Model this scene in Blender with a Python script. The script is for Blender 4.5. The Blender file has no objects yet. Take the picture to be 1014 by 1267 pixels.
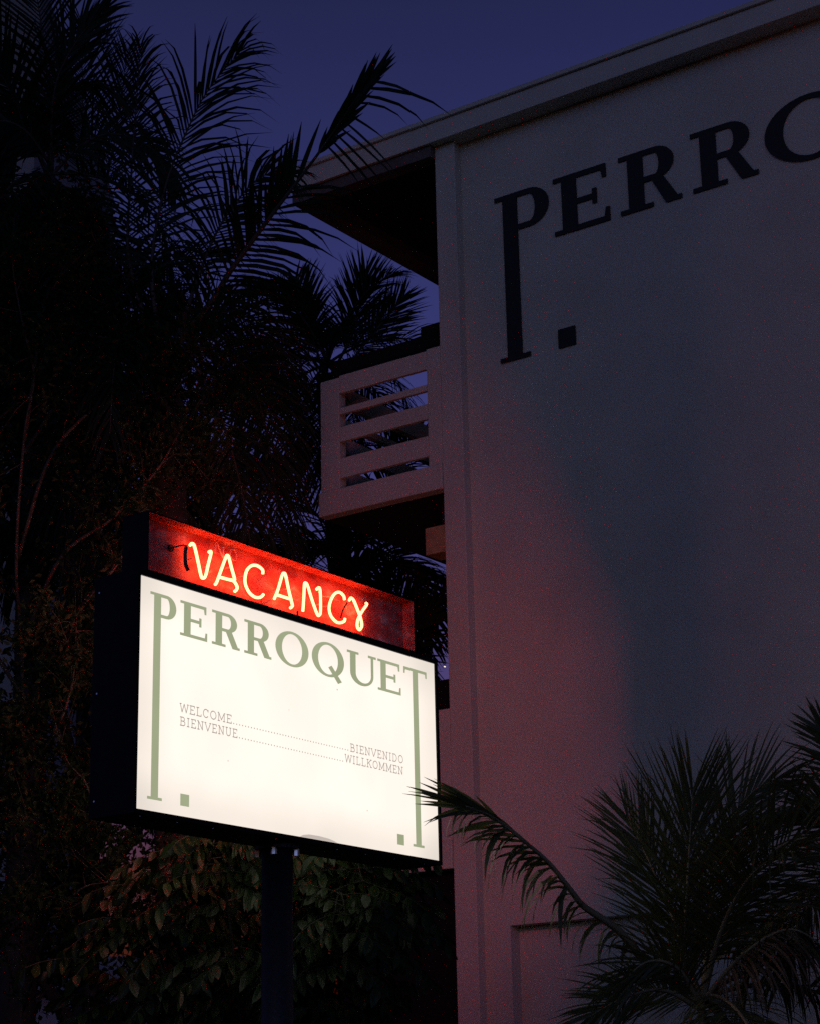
import bpy, bmesh, math, random
from mathutils import Vector, Matrix, Quaternion

R = math.radians
scene = bpy.context.scene
COL = scene.collection

# ------------------------------------------------------------------ camera
cd = bpy.data.cameras.new('camera')
camera = bpy.data.objects.new('camera', cd)
COL.objects.link(camera)
CAM = Vector((7.032, -8.843, 1.606))
RIGHT = Vector((0.8127621, 0.5822363, -0.0204615))
FWD = Vector((-0.5505602, 0.7790824, 0.2998568))
UP = Vector((0.1905287, -0.2324469, 0.9537648))
m = Matrix((RIGHT, UP, -FWD)).transposed().to_4x4()
m.translation = CAM
camera.matrix_world = m
cd.sensor_fit = 'HORIZONTAL'
cd.sensor_width = 36.0
cd.lens = 36.0 * 2519.92 / 1014.0
cd.clip_start = 0.1
cd.clip_end = 2000
scene.camera = camera

# ------------------------------------------------------------------ dusk sky and afterglow
SUN_AZ = R(215)          # the afterglow lies behind the photographer, over the street
world = bpy.data.worlds.new('World')
scene.world = world
world.use_nodes = True
nt = world.node_tree
bg = nt.nodes['Background']
sky = nt.nodes.new('ShaderNodeTexSky')
sky.sky_type = 'NISHITA'
sky.sun_disc = False
sky.sun_elevation = R(-2)
sky.sun_rotation = R(145)
sky.ozone_density = 4.0
tint = nt.nodes.new('ShaderNodeMix')
tint.data_type = 'RGBA'
tint.blend_type = 'MULTIPLY'
tint.inputs[0].default_value = 1.0
nt.links.new(sky.outputs[0], tint.inputs[6])
tc = nt.nodes.new('ShaderNodeTexCoord')
sp = nt.nodes.new('ShaderNodeSeparateXYZ')
rp = nt.nodes.new('ShaderNodeValToRGB')
nt.links.new(tc.outputs['Generated'], sp.inputs[0])
nt.links.new(sp.outputs[2], rp.inputs[0])
rp.color_ramp.elements[0].position = 0.20
rp.color_ramp.elements[0].color = (3.2, 2.65, 2.85, 1)
rp.color_ramp.elements[1].position = 0.55
rp.color_ramp.elements[1].color = (1.27, 0.86, 0.76, 1)
zen = rp.color_ramp.elements.new(0.80)
zen.color = (0.58, 0.40, 0.16, 1)
nt.links.new(rp.outputs[0], tint.inputs[7])
nt.links.new(tint.outputs[2], bg.inputs[0])
bg.inputs[1].default_value = 0.55

sd = bpy.data.lights.new('afterglow', 'SUN')
sd.energy = 0.035
sd.angle = R(40)
sd.color = (1.0, 0.80, 0.55)
sun = bpy.data.objects.new('afterglow', sd)
COL.objects.link(sun)
sun.rotation_euler = (R(62), 0, R(18))

scene.view_settings.view_transform = 'Standard'
scene.view_settings.look = 'None'
scene.view_settings.exposure = 0
scene.view_settings.gamma = 1
scene.view_settings.use_curve_mapping = False
scene.render.engine = 'CYCLES'
scene.cycles.use_denoising = False
scene.cycles.max_bounces = 6
scene.cycles.sample_clamp_indirect = 1.5
scene.cycles.caustics_reflective = False
scene.cycles.caustics_refractive = False


def at(px, py, d):
    """world point seen at a photo pixel, d metres in front of the camera"""
    return CAM + RIGHT * ((px - 507) / 2519.92 * d) + FWD * d - UP * ((py - 633.1) / 2519.92 * d)


# ------------------------------------------------------------------ materials
def mat(name, color, rough=0.6, var=0.0, scale=8.0, bump=0.0, bscale=40.0, spec=0.5, metal=0.0, trans=0.0):
    mt = bpy.data.materials.new(name)
    mt.use_nodes = True
    n = mt.node_tree
    b = n.nodes['Principled BSDF']
    b.inputs['Base Color'].default_value = (*color, 1)
    b.inputs['Roughness'].default_value = rough
    b.inputs['Metallic'].default_value = metal
    b.inputs['Specular IOR Level'].default_value = spec
    t = n.nodes.new('ShaderNodeTexCoord')
    if var:
        nz = n.nodes.new('ShaderNodeTexNoise')
        nz.inputs['Scale'].default_value = scale
        nz.inputs['Detail'].default_value = 6
        n.links.new(t.outputs['Object'], nz.inputs['Vector'])
        r = n.nodes.new('ShaderNodeValToRGB')
        r.color_ramp.elements[0].position = 0.3
        r.color_ramp.elements[1].position = 0.7
        r.color_ramp.elements[0].color = (*[c * (1 - var) for c in color], 1)
        r.color_ramp.elements[1].color = (*[min(1, c * (1 + var)) for c in color], 1)
        n.links.new(nz.outputs['Fac'], r.inputs[0])
        n.links.new(r.outputs[0], b.inputs['Base Color'])
    if bump:
        nb = n.nodes.new('ShaderNodeTexNoise')
        nb.inputs['Scale'].default_value = bscale
        nb.inputs['Detail'].default_value = 5
        n.links.new(t.outputs['Object'], nb.inputs['Vector'])
        bp = n.nodes.new('ShaderNodeBump')
        bp.inputs['Strength'].default_value = bump
        bp.inputs['Distance'].default_value = 0.01
        n.links.new(nb.outputs['Fac'], bp.inputs['Height'])
        n.links.new(bp.outputs[0], b.inputs['Normal'])
    if trans:
        tr = n.nodes.new('ShaderNodeBsdfTranslucent')
        tr.inputs[0].default_value = (*[c * 1.3 for c in color], 1)
        mx = n.nodes.new('ShaderNodeMixShader')
        mx.inputs[0].default_value = trans
        n.links.new(b.outputs[0], mx.inputs[1])
        n.links.new(tr.outputs[0], mx.inputs[2])
        n.links.new(mx.outputs[0], n.nodes['Material Output'].inputs[0])
    return mt


def glow(name, color, strength, var=0.0, scale=1.2, detail=2.0):
    mt = bpy.data.materials.new(name)
    mt.use_nodes = True
    n = mt.node_tree
    n.nodes.remove(n.nodes['Principled BSDF'])
    e = n.nodes.new('ShaderNodeEmission')
    e.inputs[0].default_value = (*color, 1)
    e.inputs[1].default_value = strength
    if var:
        t = n.nodes.new('ShaderNodeTexCoord')
        nz = n.nodes.new('ShaderNodeTexNoise')
        nz.inputs['Scale'].default_value = scale
        nz.inputs['Detail'].default_value = detail
        n.links.new(t.outputs['Object'], nz.inputs['Vector'])
        mr = n.nodes.new('ShaderNodeMapRange')
        mr.inputs[1].default_value = 0.3
        mr.inputs[2].default_value = 0.7
        mr.inputs[3].default_value = strength * (1 - var)
        mr.inputs[4].default_value = strength * (1 + var * 0.4)
        n.links.new(nz.outputs['Fac'], mr.inputs[0])
        n.links.new(mr.outputs[0], e.inputs[1])
    n.links.new(e.outputs[0], n.nodes['Material Output'].inputs[0])
    return mt


M = {}
M['stucco'] = mat('white_stucco', (0.55, 0.515, 0.405), 0.85, 0.07, 1.6, 0.5, 55, 0.3)
M['trim'] = mat('painted_trim', (0.52, 0.50, 0.41), 0.7, 0.08, 2.5, 0.25, 30, 0.3)
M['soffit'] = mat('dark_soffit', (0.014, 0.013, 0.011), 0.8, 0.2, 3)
M['beam'] = mat('weathered_beam', (0.11, 0.085, 0.07), 0.8, 0.25, 4, 0.2, 20)
M['black_rail_and_shade'] = mat('black_rail_paint_and_shade', (0.010, 0.009, 0.009), 0.9, spec=0.1)  # rail paint, also used for the painted darkness under the lower balcony
M['wall_letter'] = mat('black_letter_paint', (0.010, 0.011, 0.010), 0.75, 0.15, 12)
M['box'] = mat('ochre_box', (0.42, 0.26, 0.12), 0.7, 0.2, 10)
M['sign_black'] = mat('black_sign_metal', (0.007, 0.007, 0.007), 0.5, 0.2, 9, 0.1, 30, 0.1)
M['pole'] = mat('black_pole_paint', (0.012, 0.012, 0.012), 0.5, 0.3, 14, 0.25, 40)
M['steel'] = mat('bright_steel', (0.75, 0.74, 0.72), 0.2, metal=1.0)
M['dark_tube'] = mat('blacked_out_glass', (0.03, 0.012, 0.01), 0.4)
M['ghost'] = mat('clear_unlit_glass', (0.62, 0.40, 0.34), 0.25)
M['wire'] = mat('dark_wire', (0.02, 0.015, 0.015), 0.5)
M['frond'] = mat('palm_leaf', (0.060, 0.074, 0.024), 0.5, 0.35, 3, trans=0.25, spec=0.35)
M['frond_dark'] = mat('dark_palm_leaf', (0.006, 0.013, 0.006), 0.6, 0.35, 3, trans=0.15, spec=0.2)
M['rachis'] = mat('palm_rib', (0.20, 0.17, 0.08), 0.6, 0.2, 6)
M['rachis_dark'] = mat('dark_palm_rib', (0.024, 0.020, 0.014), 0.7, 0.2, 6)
M['dead'] = mat('dry_palm_leaf', (0.12, 0.085, 0.045), 0.8, 0.3, 5, trans=0.1, spec=0.1)
M['bark'] = mat('palm_bark', (0.025, 0.022, 0.018), 0.9, 0.4, 9, 0.6, 25, 0.2)
M['branch'] = mat('brown_branch', (0.038, 0.040, 0.030), 0.85, 0.3, 12, 0.3, 40, 0.2)
M['small_leaf'] = mat('small_leaf', (0.007, 0.018, 0.006), 0.7, 0.5, 2.2, trans=0.15, spec=0.08)
M['dark_leaf'] = mat('dark_leaf', (0.004, 0.010, 0.004), 0.6, 0.5, 1.5, trans=0.1, spec=0.2)
M['shrub_leaf'] = mat('shrub_leaf', (0.017, 0.034, 0.0055), 0.5, 0.4, 4, trans=0.25, spec=0.4)
M['ground'] = mat('ground_soil', (0.05, 0.045, 0.035), 0.95, 0.4, 0.8, 0.4, 6)
M['asphalt'] = mat('asphalt', (0.05, 0.05, 0.05), 0.9, 0.2, 4, 0.4, 60)
M['pave'] = mat('pavement', (0.25, 0.24, 0.22), 0.9, 0.15, 2, 0.2, 30)
M['concrete'] = mat('grey_concrete', (0.22, 0.21, 0.20), 0.85, 0.1, 0.5)
M['window_dark'] = mat('dark_window', (0.03, 0.03, 0.035), 0.15)
M['house_wall'] = mat('mauve_wall', (0.40, 0.33, 0.36), 0.85, 0.1, 1.0)
M['house_roof'] = mat('grey_roof', (0.30, 0.29, 0.34), 0.8, 0.2, 2)

M['panel'] = glow('backlit_panel', (1.0, 0.895, 0.795), 1.13, 0.06, 1.6)
pn = M['panel'].node_tree
pe = [n_ for n_ in pn.nodes if n_.type == 'EMISSION'][0]
pt = pn.nodes.new('ShaderNodeTexCoord')
ps = pn.nodes.new('ShaderNodeSeparateXYZ')
pn.links.new(pt.outputs['Generated'], ps.inputs[0])


def edge_fall(axis, width, low):
    """falls from 1 to low within width of both ends of one generated axis"""
    a_ = pn.nodes.new('ShaderNodeMath'); a_.operation = 'PINGPONG'; a_.inputs[1].default_value = 0.5
    pn.links.new(ps.outputs[axis], a_.inputs[0])
    r_ = pn.nodes.new('ShaderNodeMapRange'); r_.interpolation_type = 'SMOOTHSTEP'
    r_.inputs[2].default_value = width; r_.inputs[3].default_value = low
    pn.links.new(a_.outputs[0], r_.inputs[0])
    return r_.outputs[0]


old = pe.inputs[1].links[0].from_socket
for sock in (edge_fall(1, 0.12, 0.86), edge_fall(2, 0.22, 0.84)):
    mu = pn.nodes.new('ShaderNodeMath'); mu.operation = 'MULTIPLY'
    pn.links.new(old, mu.inputs[0]); pn.links.new(sock, mu.inputs[1])
    old = mu.outputs[0]
pn.links.new(old, pe.inputs[1])
M['panel_back'] = glow('backlit_panel_rear', (1.0, 0.93, 0.84), 1.0)
M['vinyl'] = glow('backlit_green_vinyl', (0.365, 0.405, 0.25), 0.96, 0.08, 2.0)
M['ink'] = glow('backlit_grey_print', (0.38, 0.345, 0.31), 0.98)
M['shade_and_dirt'] = glow('panel_shade_and_specks', (0.55, 0.48, 0.43), 1.0)  # one tone for the painted inner shadow and the real dirt specks
M['neon'] = glow('lit_neon_gas', (1.0, 0.082, 0.031), 23.0)
M['neon_back'] = glow('lit_neon_gas_rear', (1.0, 0.13, 0.16), 245.0)
for k_ in ('neon', 'neon_back', 'panel', 'panel_back'):
    M[k_].cycles.emission_sampling = 'FRONT'
for k_ in ('vinyl', 'ink', 'shade_and_dirt'):
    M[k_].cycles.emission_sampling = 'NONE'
M['pilot'] = glow('small_lit_bulb', (1.0, 0.9, 0.7), 1.2)


def red_paint():
    mt = bpy.data.materials.new('scuffed_red_paint')
    mt.use_nodes = True
    n = mt.node_tree
    b = n.nodes['Principled BSDF']
    b.inputs['Roughness'].default_value = 0.55
    b.inputs['Specular IOR Level'].default_value = 0.25
    t = n.nodes.new('ShaderNodeTexCoord')
    mp = n.nodes.new('ShaderNodeMapping')
    mp.inputs['Scale'].default_value = (1, 1.0, 1.9)
    n.links.new(t.outputs['Object'], mp.inputs[0])
    z = n.nodes.new('ShaderNodeTexNoise')
    z.inputs['Scale'].default_value = 6.5
    z.inputs['Detail'].default_value = 9
    z.inputs['Roughness'].default_value = 0.62
    z.inputs['Distortion'].default_value = 0.6
    n.links.new(mp.outputs[0], z.inputs['Vector'])
    r = n.nodes.new('ShaderNodeValToRGB')
    e = r.color_ramp.elements
    e[0].position = 0.30
    e[0].color = (0.30, 0.045, 0.035, 1)
    e[1].position = 0.72
    e[1].color = (0.66, 0.50, 0.42, 1)
    k = e.new(0.47)
    k.color = (0.46, 0.12, 0.085, 1)
    k = e.new(0.60)
    k.color = (0.50, 0.22, 0.16, 1)
    n.links.new(z.outputs['Fac'], r.inputs[0])
    n.links.new(r.outputs[0], b.inputs['Base Color'])
    return mt


M['red'] = red_paint()


# ------------------------------------------------------------------ object helpers
def tag(o, label=None, cat=None, group=None, kind=None):
    if label: o['label'] = label
    if cat: o['category'] = cat
    if group: o['group'] = group
    if kind: o['kind'] = kind
    return o


def thing(name, label, cat, loc=(0, 0, 0), group=None):
    o = bpy.data.objects.new(name, None)
    COL.objects.link(o)
    o.location = loc
    o.empty_display_size = 0.2
    return tag(o, label, cat, group)


def base_of(p):
    v = Vector((0, 0, 0))
    while p is not None:
        v += Vector(p.location)
        p = p.parent
    return v


class MB:
    """collects world-space geometry and links it as one mesh object"""

    def __init__(self):
        self.v = []
        self.f = []

    def box(self, x0, x1, y0, y1, z0, z1):
        b = len(self.v)
        for x in (x0, x1):
            for y in (y0, y1):
                for z in (z0, z1):
                    self.v.append(Vector((x, y, z)))
        for q in ((0, 1, 3, 2), (4, 6, 7, 5), (0, 4, 5, 1), (2, 3, 7, 6), (0, 2, 6, 4), (1, 5, 7, 3)):
            self.f.append([b + i for i in q])
        return self

    def quad(self, a, b, c, d):
        i = len(self.v)
        self.v += [Vector(a), Vector(b), Vector(c), Vector(d)]
        self.f.append([i, i + 1, i + 2, i + 3])
        return self

    def tube(self, pts, radii, n=8, cap=True):
        pts = [Vector(p) for p in pts]
        if not hasattr(radii, '__len__'):
            radii = [radii] * len(pts)
        t = (pts[1] - pts[0]).normalized()
        ref = Vector((0, 0, 1)) if abs(t.z) < 0.9 else Vector((1, 0, 0))
        u = t.cross(ref).normalized()
        first = len(self.v)
        for i, p in enumerate(pts):
            if i == 0: t = pts[1] - pts[0]
            elif i == len(pts) - 1: t = pts[-1] - pts[-2]
            else: t = pts[i + 1] - pts[i - 1]
            t.normalize()
            u = (u - t * u.dot(t))
            if u.length < 1e-6: u = t.orthogonal()
            u.normalize()
            w = t.cross(u)
            for k in range(n):
                a = 2 * math.pi * k / n
                self.v.append(p + (u * math.cos(a) + w * math.sin(a)) * radii[i])
        for i in range(len(pts) - 1):
            for k in range(n):
                a = first + i * n + k
                b = first + i * n + (k + 1) % n
                self.f.append([a, b, b + n, a + n])
        if cap:
            self.f.append([first + k for k in range(n)][::-1])
            l = first + (len(pts) - 1) * n
            self.f.append([l + k for k in range(n)])
        return self

    def build(self, name, material, parent=None, smooth=False, bevel=0.0):
        me = bpy.data.meshes.new(name)
        off = base_of(parent)
        me.from_pydata([tuple(p - off) for p in self.v], [], self.f)
        me.update()
        me.materials.append(material)
        if smooth:
            me.polygons.foreach_set('use_smooth', [True] * len(me.polygons))
        o = bpy.data.objects.new(name, me)
        COL.objects.link(o)
        o.parent = parent
        if bevel:
            md = o.modifiers.new('edge', 'BEVEL')
            md.width = bevel
            md.segments = 2
            md.limit_method = 'ANGLE'
        return o


def spline(pts, per=8):
    """Catmull-Rom through the points"""
    pts = [Vector(p) for p in pts]
    P = [pts[0] * 2 - pts[1]] + pts + [pts[-1] * 2 - pts[-2]]
    out = []
    for i in range(1, len(P) - 2):
        a, b, c, d = P[i - 1:i + 3]
        for k in range(per):
            t = k / per
            out.append(0.5 * ((2 * b) + (c - a) * t + (2 * a - 5 * b + 4 * c - d) * t * t + (3 * b - a - 3 * c + d) * t ** 3))
    out.append(pts[-1])
    return out


# ------------------------------------------------------------------ lettering outlines (metres, y up from the baseline)
def arc(cx, cy, rx, ry, a0, a1, n=14):
    return [(cx + rx * math.cos(R(a0 + (a1 - a0) * i / n)), cy + ry * math.sin(R(a0 + (a1 - a0) * i / n))) for i in range(n + 1)]


def glyph(ch, w, h, s, drop=0.0):
    """outline loops of one slab-serif capital; s = stem width, drop = how far a long stem descends"""
    t, sf, e = h * 0.09, h * 0.075, s * 0.55
    x0, x1 = e, e + s
    if ch in 'PR':
        br, by = w * (0.985 if ch == 'P' else 0.90), h * (0.33 if ch == 'P' else 0.45)
        cy, ry, rx = (h + by) / 2, (h - by) / 2, (br - x1) * 0.62
        bowl = arc(br - rx, cy, rx, ry, -90, 90)
        inn = arc(br - rx, cy, rx - s * 0.95, ry - t, -90, 90)
        hole = [(x1, by + t)] + inn + [(x1, h - t)]
        if ch == 'P':
            bx0, bx1 = (x0 - s * 0.5, x1 + s * 0.55)
            loop = [(bx0, -drop), (bx1, -drop), (bx1, -drop + sf), (x1, -drop + sf), (x1, by)] + bowl + \
                   [(0, h), (0, h - sf), (x0, h - sf), (x0, -drop + sf), (bx0, -drop + sf)]
        else:
            loop = [(0, 0), (x1 + e, 0), (x1 + e, sf), (x1, sf), (x1, by), (x1 + (w - x1) * 0.22, by), (w * 0.74, 0), (w, 0), (w, sf),
                    (w * 0.93, sf), (w * 0.71, by + ry * 0.12)] + arc(br - rx, cy, rx, ry, -62, 90) + \
                   [(0, h), (0, h - sf), (x0, h - sf), (x0, sf), (0, sf)]
        return [loop, hole]
    if ch == 'E':
        k, m1, m2 = h * 0.07, h * 0.455, h * 0.545
        return [[(0, 0), (w, 0), (w, h * .24), (w - k, h * .24), (w - k * 1.4, t), (x1, t), (x1, m1), (w * .70, m1), (w * .70, h * .37),
                 (w * .78, h * .37), (w * .78, h * .63), (w * .70, h * .63), (w * .70, m2), (x1, m2), (x1, h - t), (w * .96 - k * 1.4, h - t),
                 (w * .96 - k, h * .77), (w * .96, h * .77), (w * .96, h), (0, h), (0, h - sf), (x0, h - sf), (x0, sf), (0, sf)]]
    if ch in 'OQ':
        o = arc(w / 2, h / 2, w / 2, h * 0.535, 0, 360, 48)[:-1]
        i = arc(w / 2, h / 2, w / 2 - s * 1.08, h * 0.535 - t * 0.85, 0, 360, 40)[:-1]
        return [o, i]
    if ch == 'U':
        s2, r0 = s * 0.45, h * 0.34
        b0, b1 = x0, w - s * 0.5
        cx = (b0 + b1) / 2
        out = arc(cx, r0, (b1 - b0) / 2, r0 + h * .03, 180, 360, 20)
        inn = arc((x1 + b1 - s2) / 2, r0, (b1 - s2 - x1) / 2, r0 - t * .75, 360, 180, 20)
        return [[(0, h), (0, h - sf), (x0, h - sf)] + out + [(b1, h - sf), (w, h - sf), (w, h), (b1 - s2 - s * .5, h), (b1 - s2 - s * .5, h - sf),
                 (b1 - s2, h - sf)] + inn + [(x1, h - sf), (x1 + e, h - sf), (x1 + e, h)]]
    if ch == 'T':
        c0, c1, k = w / 2 - s / 2, w / 2 + s / 2, h * .065
        return [[(0, h), (0, h * .78), (k, h * .78), (k * 1.3, h - t), (c0, h - t), (c0, -drop + sf), (c0 - s * .55, -drop + sf), (c0 - s * .55, -drop),
                 (c1 + s * .55, -drop), (c1 + s * .55, -drop + sf), (c1, -drop + sf), (c1, h - t), (w - k * 1.3, h - t), (w - k, h * .78), (w, h * .78), (w, h)]]


def flat_loops(loops, name, place, thick, material, parent):
    """fill outline loops (holes included) and give them a small thickness"""
    cu = bpy.data.curves.new(name, 'CURVE')
    cu.dimensions = '2D'
    cu.fill_mode = 'BOTH'
    cu.extrude = thick / 2
    for lp in loops:
        s = cu.splines.new('POLY')
        s.points.add(len(lp) - 1)
        for p, q in zip(s.points, lp):
            p.co = (q[0], q[1], 0, 1)
        s.use_cyclic_u = True
    tmp = bpy.data.objects.new(name, cu)
    COL.objects.link(tmp)
    dg = bpy.context.evaluated_depsgraph_get()
    me = bpy.data.meshes.new_from_object(tmp.evaluated_get(dg))
    bpy.data.objects.remove(tmp)
    bpy.data.curves.remove(cu)
    off = base_of(parent)
    for v in me.vertices:
        v.co = Vector(place(v.co.x, v.co.y, v.co.z)) - off
    me.materials.clear()
    me.materials.append(material)
    o = bpy.data.objects.new(name, me)
    COL.objects.link(o)
    o.parent = parent
    return o


# ================================================================== ground
g = MB()
g.quad((-400, -400, 0), (400, -400, 0), (400, 400, 0), (-400, 400, 0))
tag(g.build('ground', M['ground']), kind='structure')
g = MB().box(-60, 60, -14, -6.6, -0.02, 0.004)
tag(g.build('road', M['asphalt']), kind='structure')
g = MB().box(-60, 60, -6.6, -4.2, -0.02, 0.13)
tag(g.build('pavement', M['pave'], bevel=0.01), kind='structure')

# ================================================================== hotel building
W = 4.861               # plane of the street wall
XA = -2.23              # left end of the wall
b = thing('hotel_building', 'white stucco hotel block with black slab serif lettering and open corridor balconies', 'building', (XA, W, 0))

# street wall with a recessed bay low down
wl = MB()
rx0, rx1, rz = -1.775, -0.45, 3.29
ZT = 10.205
wl.box(-2.02, rx0, W, W + 0.25, 0, ZT)
wl.box(rx0, rx1, W, W + 0.25, rz, ZT)
wl.box(rx1, 9.0, W, W + 0.25, 0, ZT)
wl.build('wall', M['stucco'], b)
bay = MB().box(rx0, rx1, W + 0.13, W + 0.24, 0.0, rz).build('recessed_panel', M['stucco'], b)
MB().box(-2.23, -2.02, W - 0.1, W + 0.25, 0, ZT).build('pilaster', M['stucco'], b, bevel=0.006)
MB().box(-2.23, -2.02, W + 0.25, W + 14, 0, ZT).build('side_wall', M['stucco'], b)
# roof: slab, two-step fascia, corridor beams, dark ceiling
rf = MB().box(-3.78, 9.0, W - 0.17, W + 14, 10.235, 10.40).build('roof', M['trim'], b)
f = MB()
f.box(-3.80, 9.0, W - 0.205, W - 0.17, 10.20, 10.385)
f.box(-3.83, 9.0, W - 0.235, W - 0.17, 10.387, 10.43)
f.build('fascia', M['trim'], b, bevel=0.005)
MB().box(-2.23, 9.0, W - 0.168, W + 0.2, 10.207, 10.233).build('eave_soffit', M['trim'], b)
MB().box(-3.60, -2.232, W - 0.165, W - 0.02, 10.09, 10.233).build('front_beam', M['beam'], b)
MB().box(-3.80, -3.60, W - 0.168, W + 14, 10.085, 10.233).build('side_beam', M['beam'], b)
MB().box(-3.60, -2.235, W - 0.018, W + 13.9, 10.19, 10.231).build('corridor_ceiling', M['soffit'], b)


def corridor_floor(dz):
    """one level of the open corridor: slab, end parapet of horizontal slats, long side railing, black hand rail"""
    y0, y1 = W - 0.10, W
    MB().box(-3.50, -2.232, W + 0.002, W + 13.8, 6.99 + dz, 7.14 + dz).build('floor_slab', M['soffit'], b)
    p = MB()
    p.box(-3.555, -2.232, y0 - 0.02, y1, 6.98 + dz, 7.205 + dz)
    p.build('edge_beam', M['stucco'], b, bevel=0.008)
    q = MB()
    q.box(-3.54, -3.33, y0, y1, 7.207 + dz, 8.26 + dz)
    q.build('corner_post', M['stucco'], b, bevel=0.006)
    q = MB()
    q.box(-2.375, -2.232, y0, y1, 7.207 + dz, 8.29 + dz)
    q.build('wall_post', M['stucco'], b, bevel=0.006)
    for z0, z1 in ((7.305, 7.49), (7.645, 7.785), (7.905, 7.965), (8.105, 8.275)):
        MB().box(-3.328, -2.377, y0 + 0.002, y0 + 0.042, z0 + dz, z1 + dz).build('slat', M['stucco'], b, bevel=0.004)
    MB().box(-3.50, -2.30, W + 0.01, W + 0.10, 8.22 + dz, 8.475 + dz).build('hand_rail', M['black_rail_and_shade'], b)
    MB().box(-2.50, -2.24, W + 0.005, W + 0.14, 8.30 + dz, 8.565 + dz).build('rail_bracket', M['black_rail_and_shade'], b)
    # long side
    s = MB().box(-3.555, -3.502, W + 0.002, W + 13.8, 6.98 + dz, 7.205 + dz)
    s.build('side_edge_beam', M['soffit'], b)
    for z0, z1 in ((7.305, 7.49), (7.645, 7.785), (7.905, 7.965), (8.105, 8.275)):
        MB().box(-3.54, -3.47, W + 0.11, W + 13.6, z0 + dz, z1 + dz).build('side_slat', M['trim'], b)
    for k in range(1, 6):
        MB().box(-3.545, -3.44, W + 2.6 * k, W + 2.6 * k + 0.2, 7.207 + dz, 8.30 + dz).build('side_post', M['trim'], b)


MB().box(-3.50, -2.234, W + .02, W + .08, 0, 3.768).build('underbalcony_shade_sheet', M['black_rail_and_shade'], b)  # flat black sheet standing in for the shade under the lower balcony
corridor_floor(0.0)
corridor_floor(-3.21)
MB().box(-2.46, -2.232, W - 0.06, W + 0.16, 6.44, 6.68).build('conduit_box', M['box'], b, bevel=0.008)
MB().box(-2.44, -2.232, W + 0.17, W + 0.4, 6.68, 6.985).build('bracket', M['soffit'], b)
MB().box(-2.33, -2.322, W - 0.02, W - 0.005, 5.456, 5.464).build('pilot_lamp', M['pilot'], b)


def wall_place(x0, z0):
    return lambda x, y, z: (x0 + x, W - 0.012 - z, z0 + y)


HB, HH, HS = 9.022, 0.535, 0.148
for ch, x0, w in (('P', -1.672, .56), ('E', -1.072, .545), ('R', -.425, .577), ('R', .256, .588), ('O', .915, .80), ('Q', 1.86, .80), ('U', 2.79, .70), ('E', 3.59, .545), ('T', 4.27, .62)):
    flat_loops(glyph(ch, w, HH, HS, 1.015), 'letter', wall_place(x0, HB), 0.008, M['wall_letter'], b)
    if ch == 'Q':
        flat_loops([[(w * .48, HH * .28), (w * .62, HH * .36), (w * .98, -HH * .12), (w * .84, -HH * .2)]], 'letter', lambda x, y, z: (1.86 + x, W - .018 - z, HB + y), .008, M['wall_letter'], b)
for x0 in (-1.086, 4.05):
    flat_loops([[(0, 0), (.168, 0), (.168, .168), (0, .168)]], 'square_mark', wall_place(x0, 8.0), 0.008, M['wall_letter'], b)

# ================================================================== roadside sign
s = thing('roadside_sign', 'black double sided lightbox sign lit white with red neon box on top of a pole', 'sign', (-0.15, 0, 0))
Y0, Y1, Z0, Z1, D = -1.332, 1.332, 3.28, 4.50, 0.30
fr = 0.026
cab = MB()
cab.box(-D, 0.008, Y0 - fr, Y0, Z0 - fr, Z1 + 0.028)
cab.box(-D, 0.008, Y1, Y1 + fr, Z0 - fr, Z1 + 0.028)
cab.box(-D, 0.0079, Y0, Y1, Z0 - fr - .001, Z0)
cab.box(-D, 0.0079, Y0, Y1, Z1, Z1 + 0.029)
cab.build('cabinet', M['sign_black'], s, bevel=0.003)
fp = MB().box(-0.012, -0.002, Y0 + .001, Y1 - .001, Z0 + .001, Z1 - .001).build('face_panel', M['panel'], s)
MB().box(-D + 0.002, -D + 0.012, Y0 + .001, Y1 - .001, Z0 + .001, Z1 - .001).build('rear_face_panel', M['panel_back'], s)
# fat pole with flange and bolts
PX = -0.17
MB().tube([(PX, 0.0, 0), (PX, 0.0, 3.225)], 0.088, 24).build('pole', M['pole'], s, smooth=True)
MB().tube([(PX, 0.0, 3.226), (PX, 0.0, 3.2525)], 0.125, 24).build('flange', M['pole'], s)
for a in (-60, 30, 120, 210):
    x, y = PX + .108 * math.cos(R(a)), .108 * math.sin(R(a))
    MB().tube([(x, y, 3.188), (x, y, 3.2255)], 0.017, 6).build('bolt', M['steel'], s)
for yy in (-1.28, -1.0, -.72, -.2, .35, .62, .9, 1.2):
    for xx in (-0.02, -0.27):
        MB().tube([(xx, yy, Z0 - fr - .006), (xx, yy, Z0 - fr - .0012)], 0.005, 8).build('screw', M['steel'], s)
for yy, zz in ((-1.3595, 4.44), (-1.3595, 3.9), (-1.3595, 3.34)):
    MB().tube([(-0.26, yy - .004, zz), (-0.26, yy + .001, zz)], 0.005, 8).build('screw', M['steel'], s)


def face_place(y0, z0, lift=0.0):
    return lambda x, y, z: (0.0005 + lift + z, y0 + x, z0 + y)


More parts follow.
